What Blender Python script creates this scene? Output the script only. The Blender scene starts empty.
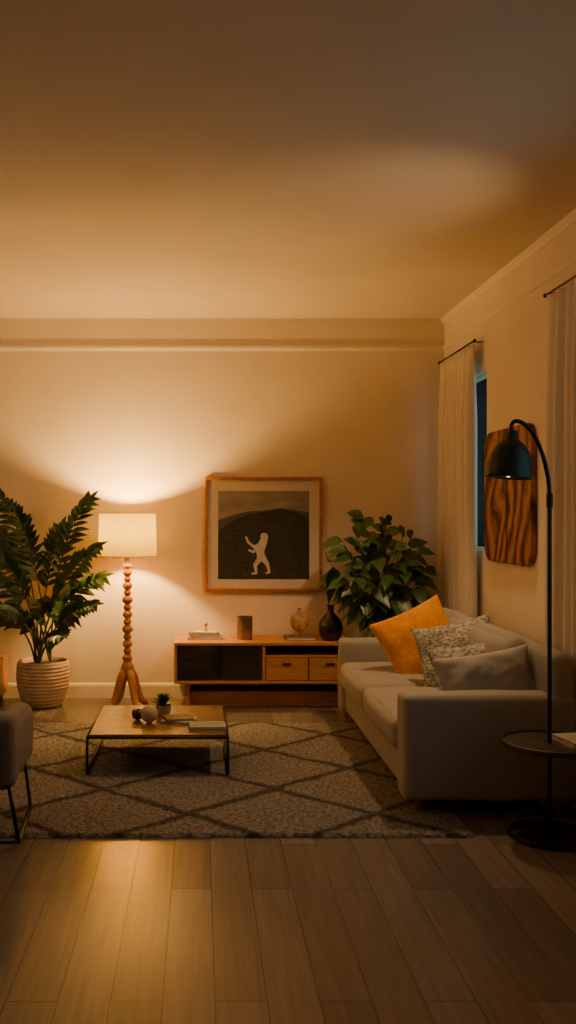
import bpy, bmesh, math, random
from mathutils import Vector, Matrix, noise
random.seed(7)
D=bpy.data
scene=bpy.context.scene
COL=scene.collection

# ------------------------------------------------------------------ helpers
def mat(name, color, rough=0.6, metal=0.0, color2=None, scale=20, stretch=(1,1,1), bump=0.0, bscale=None,
        detail=4, spec=None, emis=None, estr=0, sheen=0, lo=0.35, hi=0.65, coat=0):
    m=D.materials.new(name); m.use_nodes=True
    nt=m.node_tree; b=nt.nodes['Principled BSDF']
    b.inputs['Base Color'].default_value=(*color,1)
    b.inputs['Roughness'].default_value=rough
    b.inputs['Metallic'].default_value=metal
    if spec is not None: b.inputs['Specular IOR Level'].default_value=spec
    if sheen: b.inputs['Sheen Weight'].default_value=sheen
    if coat: b.inputs['Coat Weight'].default_value=coat
    if emis:
        b.inputs['Emission Color'].default_value=(*emis,1); b.inputs['Emission Strength'].default_value=estr
    tc=nt.nodes.new('ShaderNodeTexCoord'); mp=nt.nodes.new('ShaderNodeMapping')
    mp.inputs['Scale'].default_value=stretch
    nt.links.new(tc.outputs['Object'],mp.inputs['Vector'])
    if color2:
        n=nt.nodes.new('ShaderNodeTexNoise'); n.inputs['Scale'].default_value=scale; n.inputs['Detail'].default_value=detail
        nt.links.new(mp.outputs[0],n.inputs['Vector'])
        r=nt.nodes.new('ShaderNodeValToRGB'); r.color_ramp.elements[0].position=lo; r.color_ramp.elements[1].position=hi
        r.color_ramp.elements[0].color=(*color,1); r.color_ramp.elements[1].color=(*color2,1)
        nt.links.new(n.outputs['Fac'],r.inputs['Fac']); nt.links.new(r.outputs['Color'],b.inputs['Base Color'])
    if bump:
        n2=nt.nodes.new('ShaderNodeTexNoise'); n2.inputs['Scale'].default_value=bscale or scale; n2.inputs['Detail'].default_value=3
        nt.links.new(mp.outputs[0],n2.inputs['Vector'])
        bp=nt.nodes.new('ShaderNodeBump'); bp.inputs['Strength'].default_value=bump; bp.inputs['Distance'].default_value=0.004
        nt.links.new(n2.outputs['Fac'],bp.inputs['Height']); nt.links.new(bp.outputs[0],b.inputs['Normal'])
    return m

def empty(name, loc=(0,0,0)):
    e=D.objects.new(name,None); e.location=loc; e.empty_display_size=0.1; COL.objects.link(e); return e

def obj(name, verts, faces, material=None, smooth=False, parent=None, loc=None):
    me=D.meshes.new(name); me.from_pydata([tuple(v) for v in verts],[],faces); me.update()
    bm=bmesh.new(); bm.from_mesh(me); bmesh.ops.recalc_face_normals(bm,faces=bm.faces); bm.to_mesh(me); bm.free()
    if smooth: me.polygons.foreach_set('use_smooth',[True]*len(me.polygons))
    o=D.objects.new(name,me); COL.objects.link(o)
    if material: me.materials.append(material)
    if loc is not None: o.location=loc
    if parent: 
        o.parent=parent
        o.matrix_parent_inverse=Matrix.Translation(-Vector(parent.location))
    return o

def box(name, a, b, material, parent=None, bevel=0.0, seg=2):
    """box with its origin at its own centre"""
    a=Vector(a); b=Vector(b); c=(a+b)/2; h=(b-a)/2
    vs=[(sx*h.x,sy*h.y,sz*h.z) for sx in(-1,1) for sy in(-1,1) for sz in(-1,1)]
    fs=[(0,1,3,2),(4,6,7,5),(0,4,5,1),(2,3,7,6),(0,2,6,4),(1,5,7,3)]
    o=obj(name,vs,fs,material,False,parent,c)
    if bevel:
        m=o.modifiers.new('bev','BEVEL'); m.width=bevel; m.segments=seg; m.limit_method='NONE'
    return o

def multibox(name, boxes, material):
    vs=[];fs=[]
    for a,b in boxes:
        k=len(vs)
        vs+=[(x,y,z) for x in(a[0],b[0]) for y in(a[1],b[1]) for z in(a[2],b[2])]
        fs+=[tuple(k+i for i in f) for f in [(0,1,3,2),(4,6,7,5),(0,4,5,1),(2,3,7,6),(0,2,6,4),(1,5,7,3)]]
    return obj(name,vs,fs,material)

def softbox(name, center, size, r, material, parent=None, puff=(0,0,0), rot=None, wr=0.0, n=12):
    hx,hy,hz=[s/2 for s in size]
    def coords(h):
        rr=min(r,h*0.999)
        c=[-h, -h+rr*.12,-h+rr*.3,-h+rr*.6]
        inner=h-rr
        c+=[-inner+2*inner*i/n for i in range(n+1)]
        c+=[h-rr*.6,h-rr*.3,h-rr*.12,h]
        return c
    cx,cy,cz=coords(hx),coords(hy),coords(hz)
    bm=bmesh.new()
    def face(A,B,f):
        g=[[bm.verts.new(f(a,b)) for b in B] for a in A]
        for i in range(len(A)-1):
            for j in range(len(B)-1):
                bm.faces.new((g[i][j],g[i+1][j],g[i+1][j+1],g[i][j+1]))
    for s in(-1,1):
        face(cx,cy,lambda a,b:(a,b,s*hz)); face(cx,cz,lambda a,b:(a,s*hy,b)); face(cy,cz,lambda a,b:(s*hx,a,b))
    bmesh.ops.remove_doubles(bm,verts=bm.verts,dist=1e-5)
    H=Vector((hx,hy,hz))
    off=Vector((random.random()*9,random.random()*9,random.random()*9))
    for v in bm.verts:
        p=v.co.copy(); core=Vector([max(-(H[i]-min(r,H[i]*.999)),min(H[i]-min(r,H[i]*.999),p[i])) for i in range(3)])
        d=p-core
        if d.length>1e-7: p=core+d.normalized()*min(r,min(H))
        q=Vector([v.co[i]/H[i] for i in range(3)])
        for ax in range(3):
            if puff[ax]:
                o1,o2=[k for k in range(3) if k!=ax]
                p[ax]+=puff[ax]*q[ax]*(1-q[o1]**2)*(1-q[o2]**2)
        if wr:
            p+=Vector((noise.noise(p*7+off),noise.noise(p*7+off*2),noise.noise(p*7+off*3)))*wr
        v.co=p
    bmesh.ops.recalc_face_normals(bm,faces=bm.faces)
    me=D.meshes.new(name); bm.to_mesh(me); bm.free()
    me.polygons.foreach_set('use_smooth',[True]*len(me.polygons)); me.materials.append(material)
    o=D.objects.new(name,me); COL.objects.link(o); o.location=center
    if rot: o.rotation_euler=rot
    if parent: o.parent=parent; o.matrix_parent_inverse=Matrix.Translation(-Vector(parent.location))
    return o

def lathe(name, prof, material, loc=(0,0,0), parent=None, seg=48, close=True, smooth=True, rot=None):
    vs=[];fs=[]
    n=len(prof)
    for (r,z) in prof:
        for k in range(seg):
            a=2*math.pi*k/seg; vs.append((r*math.cos(a),r*math.sin(a),z))
    for i in range(n-1):
        for k in range(seg):
            fs.append((i*seg+k,i*seg+(k+1)%seg,(i+1)*seg+(k+1)%seg,(i+1)*seg+k))
    if close:
        fs.append(tuple(range(seg))[::-1]); fs.append(tuple((n-1)*seg+k for k in range(seg)))
    o=obj(name,vs,fs,material,smooth,parent,loc)
    if rot: o.rotation_euler=rot
    if smooth:
        m=o.modifiers.new('es','EDGE_SPLIT'); m.split_angle=math.radians(50)
    return o

def tube_data(pts, rad, seg=10):
    pts=[Vector(p) for p in pts]; vs=[];fs=[]
    n=len(pts)
    if not isinstance(rad,(list,tuple)): rad=[rad]*n
    t0=(pts[1]-pts[0]).normalized()
    ref=Vector((0,0,1)) if abs(t0.z)<.9 else Vector((1,0,0))
    u=t0.cross(ref).normalized()
    for i in range(n):
        t=(pts[min(i+1,n-1)]-pts[max(i-1,0)]).normalized()
        u=(u-t*u.dot(t)).normalized(); w=t.cross(u)
        for k in range(seg):
            a=2*math.pi*k/seg
            vs.append(pts[i]+(u*math.cos(a)+w*math.sin(a))*rad[i])
    for i in range(n-1):
        for k in range(seg):
            fs.append((i*seg+k,i*seg+(k+1)%seg,(i+1)*seg+(k+1)%seg,(i+1)*seg+k))
    fs.append(tuple(range(seg))[::-1]); fs.append(tuple((n-1)*seg+k for k in range(seg)))
    return vs,fs

def tube(name, pts, rad, material, parent=None, seg=12):
    vs,fs=tube_data(pts,rad,seg)
    return obj(name,vs,fs,material,True,parent)

def catmull(pts, n=8):
    pts=[Vector(p) for p in pts]; out=[]
    P_=[pts[0]*2-pts[1]]+pts+[pts[-1]*2-pts[-2]]
    for i in range(1,len(P_)-2):
        a,b,c,d=P_[i-1:i+3]
        for k in range(n):
            t=k/n
            out.append(0.5*((2*b)+(c-a)*t+(2*a-5*b+4*c-d)*t*t+(3*b-a-3*c+d)*t**3))
    out.append(pts[-1]); return out

def pillow(name, center, w, h, T, material, n=28):
    vs=[];fs=[]
    off=Vector((random.random()*20,3,5))
    for s in(1,-1):
        for i in range(n+1):
            for j in range(n+1):
                u=-1+2*i/n; v=-1+2*j/n
                x=w/2*u*(1-.09*(1-v*v)); y=h/2*v*(1-.09*(1-u*u))
                q=max(0,(1-u*u)*(1-v*v))
                z=s*T/2*q**.42
                wr=noise.noise(Vector((x*9,y*9,s*2))+off)*.018*min(1,q*3)
                wr+=noise.noise(Vector((x*25,y*25,s*2))+off)*.006*min(1,q*4)
                vs.append((x,y,z+wr))
    N=(n+1)**2
    for s in range(2):
        for i in range(n):
            for j in range(n):
                a=s*N+i*(n+1)+j
                fs.append((a,a+n+1,a+n+2,a+1))
    me=D.meshes.new(name); me.from_pydata(vs,[],fs)
    bm=bmesh.new(); bm.from_mesh(me); bmesh.ops.remove_doubles(bm,verts=bm.verts,dist=1e-4)
    bmesh.ops.recalc_face_normals(bm,faces=bm.faces); bm.to_mesh(me); bm.free()
    me.polygons.foreach_set('use_smooth',[True]*len(me.polygons)); me.materials.append(material)
    o=D.objects.new(name,me); COL.objects.link(o); o.location=center
    return o

def add_leaf(vs,fs,base,d,up,L,W,droop=0.25,fold=0.25,clampf=None,segs=6,shape=0.8):
    d=d.normalized(); side=d.cross(up)
    if side.length<1e-3: side=d.cross(Vector((1,0,0)))
    side.normalize(); nrm=side.cross(d).normalized()
    k=len(vs)
    for i in range(segs+1):
        t=i/segs
        w=W/2*(math.sin(math.pi*min(1,max(0.02,t)**shape))) if i<segs else 0.0005
        w=max(w,0.0008)
        c=base+d*(L*t)-Vector((0,0,1))*droop*L*t*t
        for s in(-1,0,1):
            p=c+side*w*s+nrm*(abs(s)*fold*w)
            if clampf: p=clampf(p)
            vs.append(p)
    for i in range(segs):
        a=k+i*3
        fs.append((a,a+1,a+4,a+3)); fs.append((a+1,a+2,a+5,a+4))

# ------------------------------------------------------------------ materials
M_wall=mat('wall_paint',(0.74,0.62,0.48),0.75,color2=(0.78,0.66,0.52),scale=3,bump=0.08,bscale=180)
M_ceil=mat('ceiling_paint',(0.67,0.56,0.445),0.8,color2=(0.70,0.59,0.475),scale=2,bump=0.05,bscale=150)
M_trim=mat('trim_paint',(0.78,0.67,0.54),0.5,color2=(0.81,0.70,0.57),scale=4)
M_black=mat('black_metal',(0.012,0.012,0.013),0.42,0.6,color2=(0.02,0.02,0.022),scale=30)
M_oak=mat('oak_wood',(0.39,0.162,0.05),0.42,color2=(0.55,0.255,0.085),scale=6,stretch=(1,6,14),bump=.1,bscale=30)
M_walnut=mat('walnut_top',(0.12,0.062,0.032),0.26,color2=(0.20,0.108,0.055),scale=5,stretch=(1.2,12,12),bump=.05,bscale=30)
M_turn=mat('turned_wood',(0.34,0.125,0.028),0.36,color2=(0.50,0.215,0.055),scale=14,stretch=(1,1,.3),bump=.1)
M_sofa=mat('sofa_fabric',(0.265,0.242,0.212),0.92,color2=(0.33,0.303,0.265),scale=220,bump=.5,bscale=420,sheen=.1)
M_orange=mat('mustard_fabric',(0.60,0.225,0.004),0.85,color2=(0.74,0.295,0.008),scale=60,bump=.5,bscale=300,spec=.2)
M_pgrey=mat('linen_fabric',(0.32,0.305,0.285),0.9,color2=(0.40,0.38,0.355),scale=120,bump=.5,bscale=350)
M_ppat=mat('woven_fabric',(0.18,0.16,0.145),0.9,color2=(0.46,0.43,0.39),scale=52,stretch=(1,1.6,1),bump=.8,bscale=80,lo=.42,hi=.58)
M_curt=mat('curtain_linen',(0.70,0.61,0.51),0.9,color2=(0.76,0.67,0.57),scale=90,stretch=(3,3,.5),bump=.2,bscale=200)
M_leaf=mat('leaf_green',(0.014,0.042,0.012),0.42,color2=(0.035,0.08,0.022),scale=9)
M_leaf2=mat('leaf_deep_green',(0.028,0.068,0.014),0.38,color2=(0.06,0.125,0.026),scale=8)
M_stem=mat('stem',(0.06,0.07,0.02),0.6,color2=(0.10,0.08,0.03),scale=20)
M_pot=mat('tan_ceramic',(0.40,0.28,0.18),0.65,color2=(0.48,0.345,0.23),scale=12,bump=.25,bscale=40)
M_soil=mat('soil',(0.03,0.02,0.012),0.95,color2=(0.06,0.04,0.025),scale=60,bump=1,bscale=60)
M_dark=mat('smoked_glass',(0.018,0.016,0.015),0.08,0.0,color2=(0.035,0.03,0.027),scale=3,coat=.5)
M_inside=mat('cabinet_inside',(0.10,0.05,0.02),0.6,color2=(0.14,0.07,0.03),scale=10,stretch=(1,5,10))
M_paper=mat('paper',(0.62,0.56,0.48),0.8,color2=(0.7,0.64,0.56),scale=40)
M_bookA=mat('book_green',(0.22,0.25,0.19),0.6,color2=(0.28,0.31,0.25),scale=12)
M_bookB=mat('book_brown',(0.16,0.10,0.06),0.6,color2=(0.22,0.14,0.09),scale=12)
M_bookC=mat('book_cream',(0.5,0.45,0.38),0.7,color2=(0.56,0.5,0.43),scale=12)
M_vase=mat('dark_vase',(0.012,0.011,0.013),0.28,color2=(0.025,0.022,0.024),scale=8)
M_pewter=mat('pewter',(0.22,0.18,0.14),0.35,0.85,color2=(0.30,0.25,0.2),scale=20)
M_brass=mat('brass',(0.55,0.33,0.12),0.3,0.9,color2=(0.6,0.38,0.15),scale=10)
M_leg=mat('leg_wood',(0.20,0.09,0.035),0.5,color2=(0.28,0.13,0.055),scale=10,stretch=(6,6,1))
M_chair=mat('chair_fabric',(0.15,0.12,0.10),0.9,color2=(0.20,0.165,0.135),scale=200,bump=.5,bscale=350)

def glassmat(name,tint=(0.9,0.92,0.92),fac=0.2,rough=0.02):
    m=D.materials.new(name); m.use_nodes=True; nt=m.node_tree
    b=nt.nodes['Principled BSDF']; out=nt.nodes['Material Output']
    b.inputs['Base Color'].default_value=(*tint,1); b.inputs['Roughness'].default_value=rough
    tr=nt.nodes.new('ShaderNodeBsdfTransparent'); tr.inputs[0].default_value=(*tint,1)
    fr=nt.nodes.new('ShaderNodeLayerWeight'); fr.inputs['Blend'].default_value=fac
    gl=nt.nodes.new('ShaderNodeBsdfGlossy'); gl.inputs['Roughness'].default_value=rough
    mx=nt.nodes.new('ShaderNodeMixShader')
    nt.links.new(fr.outputs['Fresnel'],mx.inputs[0]); nt.links.new(tr.outputs[0],mx.inputs[1]); nt.links.new(gl.outputs[0],mx.inputs[2])
    nt.links.new(mx.outputs[0],out.inputs['Surface'])
    return m
M_glass=glassmat('clear_glass',fac=.1)
M_globe=mat('globe_glass',(.60,.36,.18),.12,color2=(.80,.58,.36),scale=24,lo=.4,hi=.6,bump=.5,bscale=22)
M_globe.node_tree.nodes['Principled BSDF'].inputs['Transmission Weight'].default_value=.65

# floor
def floor_mat():
    m=D.materials.new('oak_planks'); m.use_nodes=True; nt=m.node_tree; b=nt.nodes['Principled BSDF']
    L=nt.links.new
    tc=nt.nodes.new('ShaderNodeTexCoord'); sp=nt.nodes.new('ShaderNodeSeparateXYZ'); cb=nt.nodes.new('ShaderNodeCombineXYZ')
    L(tc.outputs['Object'],sp.inputs[0]); L(sp.outputs['Y'],cb.inputs['X']); L(sp.outputs['X'],cb.inputs['Y'])
    br=nt.nodes.new('ShaderNodeTexBrick'); br.inputs['Scale'].default_value=1
    br.inputs['Brick Width'].default_value=1.15; br.inputs['Row Height'].default_value=0.14
    br.inputs['Mortar Size'].default_value=0.0017; br.inputs['Mortar Smooth'].default_value=0.2; br.inputs['Bias'].default_value=0
    br.offset=0.37; br.offset_frequency=2; br.squash=1
    br.inputs['Color1'].default_value=(0.128,0.102,0.083,1); br.inputs['Color2'].default_value=(0.205,0.166,0.136,1); br.inputs['Mortar'].default_value=(0.035,0.025,0.02,1)
    L(cb.outputs[0],br.inputs['Vector'])
    mp=nt.nodes.new('ShaderNodeMapping'); mp.inputs['Scale'].default_value=(.8,16,1)
    L(cb.outputs[0],mp.inputs['Vector'])
    n=nt.nodes.new('ShaderNodeTexNoise'); n.inputs['Scale'].default_value=3; n.inputs['Detail'].default_value=6; n.inputs['Distortion'].default_value=.4
    L(mp.outputs[0],n.inputs['Vector'])
    r=nt.nodes.new('ShaderNodeValToRGB'); r.color_ramp.elements[0].color=(.86,.86,.86,1); r.color_ramp.elements[1].color=(1.1,1.1,1.1,1)
    r.color_ramp.elements[0].position=.3; r.color_ramp.elements[1].position=.7
    L(n.outputs['Fac'],r.inputs['Fac'])
    mx=nt.nodes.new('ShaderNodeMix'); mx.data_type='RGBA'; mx.blend_type='MULTIPLY'; mx.inputs['Factor'].default_value=1
    L(br.outputs['Color'],mx.inputs['A']); L(r.outputs['Color'],mx.inputs['B']); L(mx.outputs['Result'],b.inputs['Base Color'])
    mr=nt.nodes.new('ShaderNodeMapRange'); mr.inputs['To Min'].default_value=.17; mr.inputs['To Max'].default_value=.26
    L(n.outputs['Fac'],mr.inputs['Value']); L(mr.outputs[0],b.inputs['Roughness'])
    b.inputs['Specular IOR Level'].default_value=.65
    bp=nt.nodes.new('ShaderNodeBump'); bp.inputs['Strength'].default_value=.5; bp.inputs['Distance'].default_value=.002; bp.invert=True
    L(br.outputs['Fac'],bp.inputs['Height']); L(bp.outputs[0],b.inputs['Normal'])
    return m

def rug_mat():
    m=D.materials.new('rug_wool'); m.use_nodes=True; nt=m.node_tree; b=nt.nodes['Principled BSDF']; L=nt.links.new
    b.inputs['Roughness'].default_value=.97; b.inputs['Specular IOR Level'].default_value=.1
    tc=nt.nodes.new('ShaderNodeTexCoord')
    nz=nt.nodes.new('ShaderNodeTexNoise'); nz.inputs['Scale'].default_value=9; nz.inputs['Detail'].default_value=3
    L(tc.outputs['Object'],nz.inputs['Vector'])
    va=nt.nodes.new('ShaderNodeVectorMath'); va.operation='MULTIPLY_ADD'
    va.inputs[1].default_value=(.06,.06,0); L(nz.outputs['Color'],va.inputs[0]); L(tc.outputs['Object'],va.inputs[2])
    sp=nt.nodes.new('ShaderNodeSeparateXYZ'); L(va.outputs[0],sp.inputs[0])
    def math_(op,a,bv):
        q=nt.nodes.new('ShaderNodeMath'); q.operation=op
        for i,v in enumerate((a,bv)):
            if v is None: continue
            if isinstance(v,(int,float)): q.inputs[i].default_value=v
            else: L(v,q.inputs[i])
        return q.outputs[0]
    x=math_('DIVIDE',sp.outputs['X'],.80); y=math_('DIVIDE',sp.outputs['Y'],.70)
    res=[]
    for op in('ADD','SUBTRACT'):
        u=math_(op,x,y); f=math_('FRACT',u,None); g=math_('SUBTRACT',f,.5); res.append(math_('ABSOLUTE',g,None))
    mn=math_('MINIMUM',res[0],res[1])
    r=nt.nodes.new('ShaderNodeValToRGB'); r.color_ramp.elements[0].position=.022; r.color_ramp.elements[1].position=.06
    r.color_ramp.elements[0].color=(.058,.052,.048,1); r.color_ramp.elements[1].color=(.178,.158,.139,1)
    L(mn,r.inputs['Fac'])
    n=nt.nodes.new('ShaderNodeTexNoise'); n.inputs['Scale'].default_value=55; n.inputs['Detail'].default_value=5
    L(tc.outputs['Object'],n.inputs['Vector'])
    r2=nt.nodes.new('ShaderNodeValToRGB'); r2.color_ramp.elements[0].color=(.5,.5,.5,1); r2.color_ramp.elements[1].color=(1.3,1.3,1.3,1)
    r2.color_ramp.elements[0].position=.35; r2.color_ramp.elements[1].position=.65
    L(n.outputs['Fac'],r2.inputs['Fac'])
    mx=nt.nodes.new('ShaderNodeMix'); mx.data_type='RGBA'; mx.blend_type='MULTIPLY'; mx.inputs['Factor'].default_value=1
    L(r.outputs['Color'],mx.inputs['A']); L(r2.outputs['Color'],mx.inputs['B']); L(mx.outputs['Result'],b.inputs['Base Color'])
    bp=nt.nodes.new('ShaderNodeBump'); bp.inputs['Strength'].default_value=.9; bp.inputs['Distance'].default_value=.012
    L(n.outputs['Fac'],bp.inputs['Height']); L(bp.outputs[0],b.inputs['Normal'])
    return m

# ------------------------------------------------------------------ room shell
XL,XR,YB,YF,ZC=-3.0,1.74,6.41,-1.6,2.70
WT=.09
box('floor',(XL-.15,YF-.15,-.1),(XR+WT,YB+.15,0),floor_mat())
box('ceiling',(XL-.15,YF-.15,ZC),(XR+WT,YB+.15,ZC+.1),M_ceil)
box('wall_back',(XL-.15,YB,0),(XR+WT,YB+.15,ZC),M_wall)
box('wall_left',(XL-.15,YF,0),(XL,YB,ZC),M_wall)
box('wall_front',(XL-.15,YF-.15,0),(XR+WT,YF,ZC),M_wall)
W1=(5.46,6.24,1.08,2.18); W2=(2.6,3.95,0.9,2.18)
X0,X1=XR,XR+WT
multibox('wall_right',[
 ((X0,YF,0),(X1,W2[0],ZC)),((X0,W2[0],0),(X1,W2[1],W2[2])),((X0,W2[0],W2[3]),(X1,W2[1],ZC)),
 ((X0,W2[1],0),(X1,W1[0],ZC)),((X0,W1[0],0),(X1,W1[1],W1[2])),((X0,W1[0],W1[3]),(X1,W1[1],ZC)),
 ((X0,W1[1],0),(X1,YB,ZC))],M_wall)
for i,w in enumerate((W1,W2),1):
    e=empty(f'window_{i}',(XR+.05,(w[0]+w[1])/2,(w[2]+w[3])/2))
    y0,y1,z0,z1=w; xa,xb=XR+.03,XR+.06; t=.02
    box('frame_bottom',(xa,y0,z0),(xb,y1,z0+t),M_trim,e,.003); box('frame_top',(xa,y0,z1-t),(xb,y1,z1),M_trim,e,.003)
    box('frame_side_1',(xa,y0,z0),(xb,y0+t,z1),M_trim,e,.003); box('frame_side_2',(xa,y1-t,z0),(xb,y1,z1),M_trim,e,.003)
    box('glass_pane',(xa+.012,y0+t,z0+t),(xa+.018,y1-t,z1-t),M_glass,e)
# trims
def rail(name,prof,axis,a,b,fixed,mat_):
    vs=[];fs=[];n=len(prof)
    for s in(a,b):
        for o_,z in prof:
            vs.append((s,fixed-o_,z) if axis=='x' else (fixed+o_,s,z))
    for i in range(n):
        fs.append((i,(i+1)%n,n+(i+1)%n,n+i))
    fs.append(tuple(range(n))); fs.append(tuple(range(n,2*n))[::-1])
    return obj(name,vs,fs,mat_)
pr=[(0,2.468),(.006,2.47),(.010,2.48),(.014,2.486),(.014,2.498),(.007,2.503),(0,2.505)]
cv=[(0,2.655),(.008,2.658),(.018,2.675),(.026,2.70),(0,2.70)]
bb=[(0,0),(.016,0),(.016,.085),(.011,.1),(0,.105)]
rail('trim_1',pr,'x',XL,XR,YB,M_trim); rail('trim_2',[(-a,z) for a,z in pr],'y',YF,YB,XR,M_trim)
rail('trim_3',[(-a,z) for a,z in cv],'y',YF,YB,XR,M_trim)
rail('baseboard_back',bb,'x',XL,XR,YB,M_trim); rail('baseboard_right',[(-a,z) for a,z in bb],'y',YF,YB,XR,M_trim)
rail('baseboard_left',bb,'y',YF,YB,XL,M_trim)

# ------------------------------------------------------------------ curtains
def curtain(name,xc,y0,y1,z0,z1,waves,amp):
    vs=[];fs=[];ny=waves*14;nz=26
    for j in range(nz+1):
        t=j/nz; z=z1+(z0-z1)*t
        for i in range(ny+1):
            s=i/ny
            ph=s*waves*2*math.pi+.5*math.sin(s*9)+t*.35*math.sin(s*17)
            a=amp*(.45+.55*min(1,t*5))*(1+.2*math.sin(s*23+2))
            yy=y0+(y1-y0)*s+ .012*math.sin(t*4+s*5)
            vs.append((xc+a*math.sin(ph),yy+.3*amp*math.cos(ph*1.0)*0.5,z))
    for j in range(nz):
        for i in range(ny):
            a=j*(ny+1)+i; fs.append((a,a+1,a+ny+2,a+ny+1))
    o=obj(name,vs,fs,M_curt,True)
    m=o.modifiers.new('s','SOLIDIFY'); m.thickness=.003
    return o
CX=1.675
curtain('curtain',CX,5.53,6.26,0.012,2.35,8,.032)
curtain('curtain',CX,3.55,4.33,0.012,2.35,7,.032)
for (a,b) in ((5.49,6.30),(2.3,4.37)):
    e=empty('curtain_rod',(CX,(a+b)/2,2.365))
    tube('rod',[(CX,a,2.365),(CX,b,2.365)],.005,M_black,e)
    for yy in(a,b): lathe('finial',[(.002,-.011),(.007,-.007),(.009,0),(.007,.007),(.002,.011)],M_black,(CX,yy,2.365),e,16)
    for yy in(a+.05,b-.05): tube('bracket',[(CX,yy,2.365),(XR,yy,2.365)],.004,M_black,e)

# ------------------------------------------------------------------ rug
def make_rug():
    x0,x1,y0,y1=-1.95,1.11,3.62,5.57
    nx,ny=300,200; vs=[];fs=[]
    for j in range(ny+1):
        for i in range(nx+1):
            x=x0+(x1-x0)*i/nx; y=y0+(y1-y0)*j/ny
            edge=min(i,nx-i,j,ny-j)
            z=.016+ random.uniform(-.003,.004) if edge>0 else 0.001
            ex=random.uniform(-.006,.006) if edge==0 else 0
            vs.append((x+ex-(x0+x1)/2,y+ex-(y0+y1)/2,z))
    for j in range(ny):
        for i in range(nx):
            a=j*(nx+1)+i; fs.append((a,a+1,a+nx+2,a+nx+1))
    return obj('rug',vs,fs,rug_mat(),True,None,((x0+x1)/2,(y0+y1)/2,0))
make_rug()
RZ=.018

# ------------------------------------------------------------------ sofa
def make_sofa():
    y0,y1=3.86,5.74; xf,xb=.875,1.62
    e=empty('sofa',((xf+xb)/2,(y0+y1)/2,0))
    softbox('base',((xf+.03+xb)/2,(y0+y1)/2,.165),(xb-xf-.03,y1-y0-.06,.19),.03,M_sofa,e)
    aw=.15
    softbox('arm_1',((xf+xb)/2,y0+aw/2,.295),(xb-xf,aw,.455),.03,M_sofa,e,puff=(0,.006,.004),wr=.004)
    softbox('arm_2',((xf+xb)/2,y1-aw/2,.295),(xb-xf,aw,.455),.03,M_sofa,e,puff=(0,.006,.004),wr=.004)
    softbox('backrest',(xb-.055,(y0+y1)/2,.37),(.11,y1-y0-.02,.66),.045,M_sofa,e,puff=(.0,0,.01),wr=.004)
    ys=y0+aw; L=(y1-aw-ys)/2
    for i in range(2):
        softbox(f'seat_cushion_{i+1}',((xf-.012+xb-.10)/2,ys+L*(i+.5),.315),(xb-.10-xf+.012,L-.006,.15),.045,M_sofa,e,puff=(.015,.0,.02),wr=.006)
    ys2=ys+.15; L2=(y1-aw-ys2)/2
    for i in range(2):
        softbox(f'back_cushion_{i+1}',(xb-.155,ys2+L2*(i+.5),.555),(.12,L2-.008,.34),.055,M_sofa,e,puff=(.02,.0,.02),wr=.008,rot=(0,.16,0))
    for i,(x,y,z0) in enumerate(((xf+.08,y0+.07,RZ+.004),(xf+.08,y1-.07,0),(xb-.06,y0+.07,0),(xb-.06,y1-.07,0))):
        lathe(f'leg_{i+1}',[(.017,z0),(.028,.09)],M_leg,(x,y,0),e,20)
make_sofa()

def orient(o, right, up):
    x=Vector(right).normalized(); y=Vector(up); y=(y-x*y.dot(x)).normalized(); z=x.cross(y)
    o.rotation_euler=Matrix((x,y,z)).transposed().to_euler()
p=pillow('throw_pillow',(1.265,5.16,.57),.46,.43,.18,M_orange); orient(p,(.9,.12,.38),(-.36,.42,.95))
p=pillow('throw_pillow',(1.36,4.76,.555),.42,.39,.14,M_ppat); orient(p,(.85,-.25,.22),(-.05,.45,.9))
p=pillow('throw_pillow',(1.36,4.42,.535),.44,.30,.11,M_ppat); orient(p,(.95,-.15,.18),(.0,.5,.8))
p=pillow('throw_pillow',(1.305,4.10,.545),.45,.27,.13,M_pgrey); orient(p,(1,-.04,.17),(-.03,.28,.9))

# ------------------------------------------------------------------ coffee table
def make_table():
    x0,x1,y0,y1,z=-.557,.138,4.44,5.14,.215
    e=empty('coffee_table',((x0+x1)/2,(y0+y1)/2,0))
    box('top',(x0+.008,y0+.008,z-.022),(x1-.008,y1-.008,z),M_walnut,e,.003)
    r=.007
    def bar(n,a,b): tube(n,[a,b],r,M_black,e,8)
    zz=z-.014
    bar('rail_1',(x0,y0,zz),(x1,y0,zz)); bar('rail_2',(x0,y1,zz),(x1,y1,zz)); bar('rail_3',(x0,y0,zz),(x0,y1,zz)); bar('rail_4',(x1,y0,zz),(x1,y1,zz))
    k=0
    for x in(x0,x1):
        for y in(y0,y1):
            k+=1; bar(f'leg_{k}',(x,y,zz),(x,y,RZ+.003))
    bar('foot_bar_1',(x0,y0,RZ+.009),(x0,y1,RZ+.009)); bar('foot_bar_2',(x1,y0,RZ+.009),(x1,y1,RZ+.009))
    return z
TZ=make_table()

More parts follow.
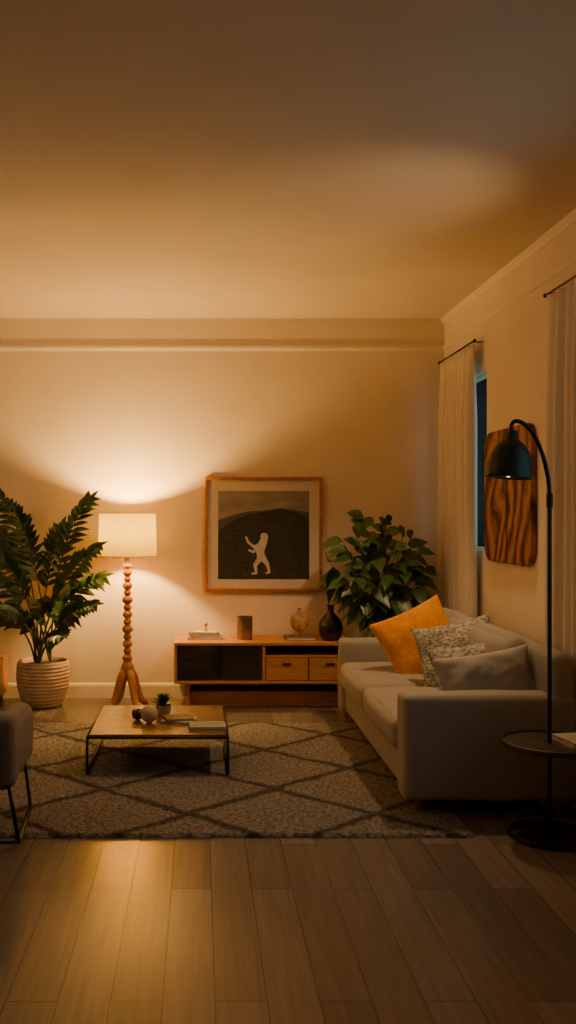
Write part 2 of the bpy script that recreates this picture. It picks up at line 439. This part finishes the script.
def book(name,c,w,d,h,cover,rot=0,parent=None):
    e=parent or empty(name,c)
    bx=[((-w/2,-d/2,0),(w/2,d/2,.003)),((-w/2,-d/2,h-.003),(w/2,d/2,h)),((-w/2,-d/2,0),(-w/2+.004,d/2,h))]
    vs=[];fs=[]
    def addb(a,b):
        k=len(vs); vs.extend([(x,y,z) for x in(a[0],b[0]) for y in(a[1],b[1]) for z in(a[2],b[2])])
        fs.extend([tuple(k+i for i in f) for f in [(0,1,3,2),(4,6,7,5),(0,4,5,1),(2,3,7,6),(0,2,6,4),(1,5,7,3)]])
    for a,b in bx: addb(a,b)
    o=obj('cover',vs,fs,cover,False,None,c); o.rotation_euler.z=rot
    vs=[];fs=[]; addb((-w/2+.004,-d/2+.004,.003),(w/2-.004,d/2-.004,h-.003))
    q=obj('pages',vs,fs,M_paper,False,None,c); q.rotation_euler.z=rot
    for o_ in(o,q):
        o_.parent=e; o_.matrix_parent_inverse=Matrix.Translation(-Vector(e.location))
    return e
# items on coffee table
book('book',(.035,4.60,TZ),.19,.13,.016,M_bookA,.05)
e=empty('magazine_stack',(-.14,4.74,TZ))
book('m',(-.115,4.74,TZ),.17,.13,.01,M_bookC,-.2,e); book('m',(-.115,4.745,TZ+.01),.15,.12,.012,M_bookB,.25,e)
e=empty('decorative_spheres',(-.25,4.72,TZ))
lathe('ball_1',[(.001,0)]+[(.045*math.sin(a),.045-.045*math.cos(a)) for a in [math.pi*k/14 for k in range(1,14)]]+[(.001,.09)],M_pot,(-.265,4.70,TZ),e,24)
lathe('ball_2',[(.001,0)]+[(.032*math.sin(a),.032-.032*math.cos(a)) for a in [math.pi*k/14 for k in range(1,14)]]+[(.001,.064)],M_vase,(-.33,4.76,TZ),e,24)
e=empty('potted_succulent',(-.2,4.88,TZ))
lathe('pot',[(.03,0),(.042,.02),(.045,.055),(.038,.055),(.035,.045),(.001,.045)],M_pot,(-.2,4.88,TZ),e,24)
vs=[];fs=[]
for i in range(34):
    a=i*2.4; el=.35+1.0*random.random()
    add_leaf(vs,fs,Vector((-.2,4.88,TZ+.045)),Vector((math.cos(a)*math.cos(el),math.sin(a)*math.cos(el),math.sin(el))),Vector((0,0,1)),.095,.026,.2)
obj('leaves',vs,fs,M_leaf2,True,e)

# ------------------------------------------------------------------ media console
def make_console():
    x0,x1,yf,yb,zb,zt=-.173,1.03,5.98,6.375,.177,.452
    e=empty('media_console',((x0+x1)/2,(yf+yb)/2,0))
    t=.02
    box('top_panel',(x0,yf-.005,zt-t),(x1,yb,zt),M_oak,e,.003)
    box('bottom_panel',(x0,yf,zb),(x1,yb,zb+t),M_oak,e,.003)
    box('side_panel_1',(x0,yf,zb+t),(x0+t,yb,zt-t),M_oak,e,.002); box('side_panel_2',(x1-t,yf,zb+t),(x1,yb,zt-t),M_oak,e,.002)
    box('back_panel',(x0+t,yb-.01,zb+t),(x1-t,yb,zt-t),M_inside,e)
    xm=.415
    box('divider',(xm,yf+.002,zb+t),(xm+t,yb-.01,zt-t),M_oak,e,.002)
    w=(xm-x0-t)/2
    for i in range(2):
        a=x0+t+i*w
        box(f'glass_door_{i+1}',(a+.003,yf+.006,zb+t+.003),(a+w-.003,yf+.018,zt-t-.003),M_dark,e,.001)
        kx=a+w-.02 if i==0 else a+.02
        tube(f'door_pull_{i+1}',[(kx,yf+.006,.30),(kx,yf-.006,.30),(kx,yf-.006,.345),(kx,yf+.006,.345)],.0025,M_black,e,8)
    zs=zb+t+.155
    box('shelf',(xm+t,yf+.004,zs),(x1-t,yb-.01,zs+.012),M_oak,e,.001)
    w=(x1-t-xm-t)/2
    for i in range(2):
        a=xm+t+i*w
        box(f'drawer_{i+1}',(a+.004,yf+.003,zb+t+.004),(a+w-.004,yf+.30,zs-.004),M_oak,e,.003)
        box(f'drawer_pull_{i+1}',(a+w/2-.03,yf-.006,zs-.045),(a+w/2+.03,yf+.004,zs-.037),M_black,e,.001)
    box('plinth_front',(x0+.09,yf+.12,.0),(x1-.09,yf+.145,.105),M_oak,e,.002)
    box('plinth_back',(x0+.09,yb-.06,.0),(x1-.09,yb-.035,.105),M_oak,e,.002)
    for i,x in enumerate((x0+.07,x1-.10)):
        box(f'plinth_leg_{i+1}',(x,yf+.06,0),(x+.035,yb-.03,.177),M_oak,e,.003)
    return zt
CZ=make_console()
e=empty('stack_of_books',(.03,6.17,CZ))
book('b',(.035,6.17,CZ),.23,.16,.02,M_bookC,.0,e); book('b',(.03,6.17,CZ+.02),.20,.14,.018,M_bookB,.1,e); book('b',(.035,6.17,CZ+.038),.17,.12,.014,M_bookC,-.08,e)
lathe('knob_ornament',[(.012,0),(.014,.006),(.004,.01),(.004,.03),(.012,.036),(.014,.045),(.008,.056),(.001,.058)],M_brass,(.04,6.17,CZ+.052),e,20)
lathe('metal_cup',[(.050,0),(.052,.004),(.055,.155),(.051,.155),(.048,.008),(.001,.008)],M_pewter,(.305,6.15,CZ),None,32)
e=empty('glass_globe_ornament',(.68,6.15,CZ))
book('b',(.68,6.15,CZ),.20,.14,.022,M_bookB,.05,e)
lathe('stand',[(.040,0),(.042,.006),(.014,.012),(.012,.026),(.022,.036),(.001,.036)],M_brass,(.68,6.15,CZ+.022),e,24)
g=[(.066*math.sin(a),.066-.066*math.cos(a)) for a in [math.pi*k/20 for k in range(1,19)]]
lathe('globe',[(.001,0)]+g+[(.016,.132),(.013,.150),(.018,.156),(.001,.158)],M_globe,(.68,6.15,CZ+.055),e,32)
lathe('dark_vase',[(.035,0),(.05,.006),(.072,.035),(.082,.075),(.078,.115),(.055,.155),(.028,.18),(.020,.2),(.022,.225),(.028,.238),(.022,.236),(.016,.2),(.001,.19)],M_vase,(.885,6.10,CZ),None,40)

# ------------------------------------------------------------------ framed print
def make_print():
    yw=YB
    s=yw/900.0
    def q(X,Y,dy): return ((X-200)*s, yw-dy, 1.3-(Y-515)*s)
    e=empty('framed_print',q(263.5,534,.0))
    x0,z1=q(205,477,0)[0],q(205,477,0)[2]; x1,z0=q(322,591,0)[0],q(322,591,0)[2]
    f=.021; T=.032
    M_frame=mat('frame_wood',(0.34,0.125,0.03),0.4,color2=(0.46,0.19,0.055),scale=12,stretch=(3,3,3))
    box('frame_top',(x0,yw-T,z1-f),(x1,yw-.001,z1),M_frame,e,.003); box('frame_bottom',(x0,yw-T,z0),(x1,yw-.001,z0+f),M_frame,e,.003)
    box('frame_side_1',(x0,yw-T,z0+f),(x0+f,yw-.001,z1-f),M_frame,e,.003); box('frame_side_2',(x1-f,yw-T,z0+f),(x1,yw-.001,z1-f),M_frame,e,.003)
    M_mat=mat('mat_board',(0.60,0.53,0.45),.85,color2=(0.63,0.56,0.48),scale=30)
    box('mat_board',(x0+f,yw-.014,z0+f),(x1-f,yw-.002,z1-f),M_mat,e)
    def flat(n,pts,dy,m):
        pts=[q(X,Y,dy) for X,Y in pts]
        return obj(n,pts,[tuple(range(len(pts)))],m,False,e)
    M_sky=mat('print_sky',(0.19,0.165,0.145),.7,color2=(0.29,0.255,0.22),scale=5,stretch=(1,1,3))
    M_hill0=mat('print_far_hill',(0.055,0.053,0.05),.7,color2=(0.085,0.08,0.074),scale=22)
    M_hill=mat('print_hill',(0.018,0.018,0.018),.7,color2=(0.036,0.034,0.031),scale=22,stretch=(1,1,2.5))
    M_hill2=mat('print_field',(0.010,0.010,0.010),.7,color2=(0.045,0.042,0.038),scale=70,stretch=(1,1,1.5))
    M_fig=mat('print_figure',(0.50,0.44,0.37),.7,color2=(0.60,0.54,0.46),scale=40)
    flat('print_sky',[(218,491),(309,491),(309,579),(218,579)],.0145,M_sky)
    flat('print_far_hill',[(218,520),(228,517),(240,513),(252,511),(262,511),(280,508),(295,510),(309,512),(309,579),(218,579)],.0148,M_hill0)
    ridge=[(218,530),(225,526),(234,520),(244,516),(252,514),(262,512),(272,510),(282,509),(292,511),(300,514),(309,519)]
    flat('print_hill',ridge+[(309,579),(218,579)],.0150,M_hill)
    ridge=[(218,551),(230,548),(243,549),(255,547),(268,549),(282,545),(296,546),(309,543)]
    flat('print_field',ridge+[(309,579),(218,579)],.0155,M_hill2)
    vs=[];fs=[]
    def cap(a,b,ra,rb):
        a=Vector(a);b=Vector(b);d=(b-a).normalized();ang=math.atan2(d.y,d.x);pts=[]
        for k in range(9): t=ang+math.pi/2+math.pi*k/8; pts.append((a.x+ra*math.cos(t),a.y+ra*math.sin(t)))
        for k in range(9): t=ang-math.pi/2+math.pi*k/8; pts.append((b.x+rb*math.cos(t),b.y+rb*math.sin(t)))
        k0=len(vs); dy=.0158+.00002*len(fs)
        vs.extend(q(X,Y,dy) for X,Y in pts); fs.append(tuple(range(k0,k0+len(pts))))
    cap((264,536.5),(264.5,538),3.8,3.4)
    cap((263,542),(260,551),4.0,3.9)
    cap((260,551),(261,558),3.9,4.0)
    cap((262,543),(254,547),1.9,1.4); cap((254,547),(248,542),1.4,1.2); cap((248,542),(246,537),1.2,.9)
    cap((259,546),(253,552),1.8,1.3); cap((253,552),(249,550),1.2,1.0)
    cap((260,558),(255,565),3.0,2.0); cap((255,565),(256,572),1.8,1.2); cap((256,573),(252,573.5),1.2,.9)
    cap((263,558),(267,564),3.0,2.0); cap((267,564),(269,571),1.8,1.2); cap((269,572),(266,573),1.2,.9)
    obj('print_figure',vs,fs,M_fig,False,e)
make_print()

# ------------------------------------------------------------------ turned wood floor lamp
LX,LY=-.49,6.08
def make_lamp():
    e=empty('floor_lamp',(LX,LY,0))
    prof=[(.012,.985),(.012,.97),(.028,.965),(.034,.955),(.022,.945),(.019,.935)]
    z=.935
    sizes=[.032,.024,.034,.026,.037,.028,.034,.028,.038,.028,.034,.028]
    for r in sizes:
        h=r*1.55
        for k in range(1,8):
            t=k/8; prof.append((.015+(r-.015)*math.sin(math.pi*t)**.8,z-h*t))
        prof.append((.015,z-h)); z-=h
    prof+=[(.026,z-.005),(.038,z-.02),(.032,z-.035),(.026,z-.05),(.042,z-.075),(.048,z-.10),(.042,z-.13),(.030,z-.155),(.018,z-.175)]
    lathe('turned_column',prof[::-1],M_turn,(LX,LY,0),e,32)
    for i in range(4):
        a=math.radians(-90+90*i+35)
        c,s=math.cos(a),math.sin(a)
        def pt(r,z): return (LX+c*r,LY+s*r,z)
        pts=catmull([pt(.01,.26),pt(.045,.215),pt(.072,.14),pt(.098,.065),pt(.13,.028),pt(.155,.022)],6)
        n=len(pts); rad=[.030-.011*(k/(n-1)) for k in range(n)]
        rad[-1]=.014
        tube(f'foot_{i+1}',pts,rad,M_turn,e,14)
    lathe('socket',[(.014,.985),(.018,.99),(.018,1.04),(.012,1.05)],M_brass,(LX,LY,0),e,20)
    m=D.materials.new('lampshade_linen'); m.use_nodes=True; nt=m.node_tree; out=nt.nodes['Material Output']; b=nt.nodes['Principled BSDF']
    L=nt.links.new
    b.inputs['Base Color'].default_value=(.66,.42,.10,1); b.inputs['Roughness'].default_value=1.0; b.inputs['Specular IOR Level'].default_value=0
    tl=nt.nodes.new('ShaderNodeBsdfTranslucent')
    tc=nt.nodes.new('ShaderNodeTexCoord'); nz=nt.nodes.new('ShaderNodeTexNoise'); nz.inputs['Scale'].default_value=90
    mp=nt.nodes.new('ShaderNodeMapping'); mp.inputs['Scale'].default_value=(1,1,.15); L(tc.outputs['Object'],mp.inputs[0]); L(mp.outputs[0],nz.inputs['Vector'])
    r=nt.nodes.new('ShaderNodeValToRGB'); r.color_ramp.elements[0].color=(.108,.082,.0,1); r.color_ramp.elements[1].color=(.128,.099,.0,1)
    L(nz.outputs['Fac'],r.inputs['Fac']); L(r.outputs['Color'],tl.inputs[0])
    mx=nt.nodes.new('ShaderNodeMixShader'); mx.inputs[0].default_value=.4
    L(b.outputs[0],mx.inputs[1]); L(tl.outputs[0],mx.inputs[2])
    L(mx.outputs[0],out.inputs['Surface'])
    o=lathe('lampshade',[(.198,1.025),(.190,1.312)],m,(LX,LY,0),e,64,close=False)
    for z_,r_ in((1.025,.198),(1.312,.190)):
        pts=[(LX+r_*math.cos(a),LY+r_*math.sin(a),z_) for a in [2*math.pi*k/48 for k in range(49)]]
        tube('shade_rim',pts,.003,M_brass,e,6)
    for k in range(3):
        a=k*2.094
        tube('shade_spoke',[(LX,LY,1.05),(LX+.197*math.cos(a),LY+.197*math.sin(a),1.03)],.0015,M_brass,e,6)
    Mb=mat('bulb_glass',(1,.9,.7),.3,emis=(1,.66,.32),estr=8)
    lathe('bulb',[(.012,1.05),(.014,1.07),(.028,1.10),(.034,1.125),(.03,1.15),(.016,1.165),(.001,1.168)],Mb,(LX,LY,0),e,24)
make_lamp()

# ------------------------------------------------------------------ black reading lamp with tray table
RX,RY=1.41,3.63
def make_reading_lamp():
    e=empty('floor_lamp',(RX,RY,0))
    lathe('base',[(.155,0),(.16,.004),(.16,.018),(.156,.022),(.001,.024)],M_black,(RX,RY,0),e,64)
    lathe('tray_table',[(.001,.365),(.175,.365),(.184,.368),(.187,.375),(.187,.388),(.180,.390),(.178,.381),(.001,.381)],mat('dark_table',(.05,.038,.03),.35,color2=(.075,.055,.042),scale=14,stretch=(1,6,1)),(RX,RY,0),e,64)
    k=RY/900
    def q(X,Y): return (RX+(X-550)*k, RY, 1.3-(Y-515)*k)
    pts=[(RX,RY,.02),(RX,RY,.5),(RX,RY,1.0),q(550,510)]+catmull([q(550,495),q(548.5,478),q(543,455),q(535,436),q(526,425),q(517,421),q(512.5,424),q(511,432)],6)
    tube('pole',pts,.0085,M_black,e,14)
    lathe('collar',[(.012,0),(.013,.01),(.013,.05),(.010,.06)],M_black,(RX,RY,1.33),e,20)
    Ms=mat('black_shade',(.014,.014,.015),.5,.3,color2=(.022,.022,.024),scale=30)
    c=Vector(q(508.5,478))
    pr=[(.090,0),(.091,.01),(.090,.045),(.083,.085),(.066,.12),(.045,.143),(.026,.155),(.022,.18),(.016,.192),(.002,.195)]
    sh=lathe('shade',pr,Ms,c,e,48,close=False,rot=(0,.10,0))
    m=sh.modifiers.new('s','SOLIDIFY'); m.thickness=.003
    Mb=mat('reading_bulb',(1,.9,.7),.3,emis=(1,.62,.3),estr=2.5)
    lathe('bulb',[(.010,.12),(.012,.09),(.026,.06),(.03,.035),(.02,.012),(.001,.002)],Mb,c,e,20,rot=(0,.10,0))
make_reading_lamp()
book('book',(1.515,3.62,.381),.13,.17,.022,M_bookC,.15)

# ------------------------------------------------------------------ wall art board
def make_board():
    y0,y1,z0,z1=4.64,5.40,1.03,1.785
    e=empty('wooden_wall_art',(XR,(y0+y1)/2,(z0+z1)/2))
    hy,hz=(y1-y0)/2,(z1-z0)/2; r=.10; pts=[]
    for cx,cz,a0 in((hy-r,hz-r,0),(-hy+r,hz-r,90),(-hy+r,-hz+r,180),(hy-r,-hz+r,270)):
        for k in range(9):
            a=math.radians(a0+k*90/8); pts.append((cx+r*math.cos(a),cz+r*math.sin(a)))
    m=D.materials.new('figured_wood'); m.use_nodes=True; nt=m.node_tree; b=nt.nodes['Principled BSDF']; L=nt.links.new
    b.inputs['Roughness'].default_value=.5
    tc=nt.nodes.new('ShaderNodeTexCoord'); mp=nt.nodes.new('ShaderNodeMapping'); mp.inputs['Scale'].default_value=(1,1.1,.75)
    mp.inputs['Rotation'].default_value=(-.45,0,0)
    L(tc.outputs['Object'],mp.inputs[0])
    w=nt.nodes.new('ShaderNodeTexWave'); w.wave_type='BANDS'; w.bands_direction='Y'; w.inputs['Scale'].default_value=2.2
    w.inputs['Distortion'].default_value=11; w.inputs['Detail'].default_value=3; w.inputs['Detail Scale'].default_value=1.5; w.inputs['Detail Roughness'].default_value=.5
    L(mp.outputs[0],w.inputs['Vector'])
    r_=nt.nodes.new('ShaderNodeValToRGB'); cr=r_.color_ramp
    cr.elements[0].color=(.045,.013,.007,1); cr.elements[1].color=(.38,.16,.055,1); cr.elements[0].position=.08; cr.elements[1].position=.95
    for p_,c_ in((.25,(.19,.05,.018,1)),(.42,(.29,.095,.03,1)),(.52,(.13,.036,.014,1)),(.7,(.31,.11,.034,1))):
        x=cr.elements.new(p_); x.color=c_
    L(w.outputs['Fac'],r_.inputs['Fac']); L(r_.outputs['Color'],b.inputs['Base Color'])
    T=.035
    n=len(pts)
    vs=[(0,a,c) for a,c in pts]+[(-T,a,c) for a,c in pts]
    fs=[tuple(range(n)),tuple(range(n,2*n))[::-1]]+[(i,(i+1)%n,n+(i+1)%n,n+i) for i in range(n)]
    o=obj('board',vs,fs,m,False,e,(XR-.001,(y0+y1)/2,(z0+z1)/2)); bv=o.modifiers.new('b','BEVEL'); bv.width=.006; bv.segments=2; bv.angle_limit=math.radians(60)
    Mg=mat('groove_dark',(.03,.012,.006),.8,color2=(.045,.02,.01))
    box('groove_shade_1',(XR-T-.0025,4.99,z0+.01),(XR-T+.001,5.01,z1-.01),Mg,e)  # dark raised strip: shade of the slit groove as colour, nothing is cut
make_board()

# ------------------------------------------------------------------ left plant (ZZ / palm-like)
def make_zz():
    cx,cy=-1.07,6.14
    e=empty('potted_zz_plant',(cx,cy,0))
    base=[(.10,0),(.125,.006),(.155,.06),(.176,.14),(.182,.21),(.178,.28),(.172,.305)]
    prof=[(.10,0),(.125,.006)]
    for k in range(61):
        z=.01+.29*k/60
        for (r0,z0),(r1,z1) in zip(base,base[1:]):
            if z0<=z<=z1: rr=r0+(r1-r0)*(z-z0)/(z1-z0); break
        prof.append((rr+.0022*math.sin(k*2*math.pi/5),z))
    prof+=[(.172,.305),(.166,.312),(.158,.305),(.158,.27),(.001,.27)]
    lathe('pot',prof,M_pot,(cx,cy,0),e,56)
    lathe('soil',[(.155,.270),(.155,.277),(.08,.286),(.001,.288)],M_soil,(cx,cy,0),e,40,close=False)
    def cl(p): return Vector((max(p.x,-2.5),min(p.y,6.385),max(p.z,.3)))
    vs=[];fs=[];sv=[];sf=[]
    specs=[]
    for X,Y,dy in ((0,498,-.05),(-22,525,.0),(18,515,-.2),(60,530,.05),(88,502,-.05),(96,548,-.25),(100,578,-.15),(92,605,-.3),
                   (-30,565,-.2),(-25,605,-.3),(-12,550,-.45),(70,585,-.45),(5,610,-.45),(62,636,-.4),(-5,530,.1),(40,600,-.5)):
        d=cy+dy
        specs.append(((X-200)*d/900-cx,dy,1.3-(Y-515)*d/900))
    for dx,dy,H in specs:
        a=random.random()*6.28
        b0=Vector((cx+.05*math.cos(a),cy+.05*math.sin(a),.27))
        tip=Vector((cx+dx,cy+dy,H))
        mid=Vector((cx+dx*.22,cy+dy*.22,.27+(H-.27)*.70+.06))
        N=20; pts=[]
        for k in range(N+1):
            t=k/N; pts.append(b0*(1-t)**2+mid*2*t*(1-t)+tip*t*t)
        v,f=tube_data([cl(q) for q in pts],[.008*(1-.7*k/N) for k in range(N+1)],6)
        o=len(sv); sv+=v; sf+=[tuple(i+o for i in ff) for ff in f]
        for k in range(9,N+1):
            t=k/N; tan=(pts[min(k+1,N)]-pts[k-1]).normalized()
            side=tan.cross(Vector((0,-.75,.66))).normalized()
            Lf=.17*(1-.45*abs(t-.65)/.35)*random.uniform(.85,1.12)
            for s in(-1,1):
                dr=(side*s*.72+tan*.85+Vector((0,0,random.uniform(-.1,.12)))+Vector((0,random.uniform(-.3,.2),0))).normalized()
                up=Vector((random.uniform(-.3,.3),-.7,.7))
                add_leaf(vs,fs,pts[k]+tan*(.008*s),dr,up,Lf,.044*random.uniform(.85,1.15),random.uniform(.1,.4),.2,cl,7,.75)
        add_leaf(vs,fs,pts[-1],(pts[-1]-pts[-2]),Vector((0,-.7,.7)),.12,.034,.1,.2,cl)
    obj('leaves',vs,fs,M_leaf,True,e); obj('stems',sv,sf,M_stem,True,e)
make_zz()

# ------------------------------------------------------------------ right plant (broad-leaf bush)
def make_bush():
    cx,cy=1.26,6.13
    e=empty('potted_rubber_plant',(cx,cy,0))
    lathe('pot',[(.10,0),(.11,.005),(.14,.26),(.145,.30),(.134,.30),(.130,.27),(.001,.27)],M_pot,(cx,cy,0),e,48)
    lathe('soil',[(.130,.268),(.128,.275),(.001,.285)],M_soil,(cx,cy,0),e,32,close=False)
    def cl(p): return Vector((min(p.x,1.60),min(p.y,6.37),p.z))
    vs=[];fs=[];sv=[];sf=[]
    c=Vector((1.20,6.06,.965))
    for i in range(38):
        zz=1-2*(i+.5)/38; rr=math.sqrt(1-zz*zz); a=i*2.39996
        k=random.uniform(.6,.95)
        tip=c+Vector((.37*rr*math.cos(a)*k,.24*rr*math.sin(a)*k,.40*zz*k))
        if zz<0: tip.x=c.x+(tip.x-c.x)*(1+.3*zz)
        tip=cl(tip)
        root=Vector((cx+random.uniform(-.03,.03),cy+random.uniform(-.03,.03),.28))
        mid=Vector((cx+(tip.x-cx)*.25,cy+(tip.y-cy)*.25,(.28+tip.z)/2+.05))
        N=9; pts=[root*(1-t)**2+mid*2*t*(1-t)+tip*t*t for t in [q/N for q in range(N+1)]]
        v,f=tube_data(pts,[.006*(1-.6*q/N) for q in range(N+1)],5)
        o=len(sv); sv+=v; sf+=[tuple(j+o for j in ff) for ff in f]
        outd=(tip-c).normalized()
        for j in range(5):
            t=1-.08*j; idx=min(N,max(1,int(t*N))); bp=pts[idx].lerp(tip,.3)
            if j==0: bp=tip
            b2=random.random()*6.28
            dr=outd*.9+Vector((math.cos(b2),-.35+math.sin(b2)*.7,random.uniform(-.45,.45)))*.9
            up=Vector((random.uniform(-.5,.5),-.9,.8))
            L_=random.uniform(.12,.165)
            add_leaf(vs,fs,bp,dr,up,L_,L_*.58,random.uniform(.2,.55),.22,cl,8,.8)
    obj('leaves',vs,fs,M_leaf2,True,e); obj('stems',sv,sf,M_stem,True,e)
make_bush()

# ------------------------------------------------------------------ sliver cabinet far left
def make_side():
    x0,x1,y0,y1=-1.98,-1.36,6.08,6.38
    e=empty('side_cabinet',((x0+x1)/2,(y0+y1)/2,0))
    box('body',(x0,y0+.015,.06),(x1,y1,.30),M_oak,e,.004)
    box('top',(x0-.005,y0,.30),(x1+.005,y1,.32),M_oak,e,.003)
    for i in range(2):
        box(f'drawer_{i+1}',(x0+.02,y0+.005,.075+.11*i),(x1-.02,y0+.02,.178+.11*i),M_oak,e,.003)
    for i,(x,y) in enumerate(((x0+.04,y0+.05),(x1-.04,y0+.05),(x0+.04,y1-.04),(x1-.04,y1-.04))):
        lathe(f'leg_{i+1}',[(.012,0),(.018,.065)],M_oak,(x,y,0),e,16)
make_side()

# ------------------------------------------------------------------ lounge chair, left foreground
def make_chair():
    x0,x1,y0,y1=-1.40,-.725,3.50,4.00
    e=empty('lounge_chair',((x0+x1)/2,(y0+y1)/2,0))
    xm,ym=(x0+x1)/2,(y0+y1)/2
    softbox('backrest',(xm,y0+.06,.37),(x1-x0,.12,.29),.04,M_chair,e,puff=(0,.01,.01),wr=.004)
    softbox('arm_1',(x1-.065,ym+.02,.35),(.11,y1-y0-.06,.25),.04,M_chair,e,puff=(.01,0,.01),wr=.004)
    softbox('arm_2',(x0+.065,ym+.02,.35),(.11,y1-y0-.06,.25),.04,M_chair,e,puff=(.01,0,.01),wr=.004)
    softbox('seat_cushion',(xm,ym+.05,.32),(x1-x0-.24,y1-y0-.12,.14),.05,M_chair,e,puff=(0,0,.02),wr=.004)
    softbox('seat_base',(xm,ym+.02,.235),(x1-x0-.06,y1-y0-.06,.05),.02,M_chair,e)
    r=.008
    for k,(x,s) in enumerate(((x1-.0,1),(x0+.0,-1))):
        z=RZ+r+.003
        tube(f'sled_leg_{k+1}',[(x-s*.02,y0+.01,.24),(x+s*.02,y0+.0,z),(x-s*.01,y1-.09,z),(x-s*.035,y1-.10,.24)],r,M_black,e,10)
    tube('cross_bar',[(x1+.02,y0,RZ+r+.003),(x0-.02,y0,RZ+r+.003)],r,M_black,e,10)
make_chair()

# ------------------------------------------------------------------ lights
def light(name,kind,loc,energy,color,size=.1,target=None,**kw):
    l=D.lights.new(name,kind); l.energy=energy; l.color=color
    if kind in('POINT','SPOT'): l.shadow_soft_size=size
    if kind=='AREA': l.size=size
    for k,v in kw.items(): setattr(l,k,v)
    o=D.objects.new(name,l); COL.objects.link(o); o.location=loc
    if target is not None:
        o.rotation_euler=(Vector(target)-Vector(loc)).to_track_quat('-Z','Y').to_euler()
    return o
WARM=(1,.58,.155)
light('lamp_bulb_light','POINT',(LX,LY,1.20),118,WARM,.035)
light('ceiling_spill_light','SPOT',(1.27,3.63,1.74),10,(1,.64,.32),.05,target=(.8,4.0,2.7),spot_size=math.radians(74),spot_blend=.85)
light('room_downlight','SPOT',(1.35,4.75,2.62),105,(1,.63,.30),.06,target=(.0,4.9,0),spot_size=math.radians(100),spot_blend=.7)
light('room_fill','AREA',(-.6,1.4,2.6),4,(1,.66,.40),1.2,target=(-.2,4.5,.2))
light('wall_fill','AREA',(-2.5,3.9,2.2),12,(1,.64,.32),.9,target=(1.7,4.9,1.3))

w=D.worlds.new('world'); scene.world=w; w.use_nodes=True
bg=w.node_tree.nodes['Background']; bg.inputs[0].default_value=(.19,.38,.42,1); bg.inputs[1].default_value=2.3

# ------------------------------------------------------------------ camera
cam=D.cameras.new('camera'); co=D.objects.new('camera',cam); COL.objects.link(co); scene.camera=co
co.location=(0,0,1.3); co.rotation_euler=(math.radians(90),0,0)
cam.sensor_width=36; cam.sensor_fit='AUTO'; cam.lens=900/1024*36
cam.shift_x=88/1024; cam.shift_y=3/1024
cam.clip_start=.05
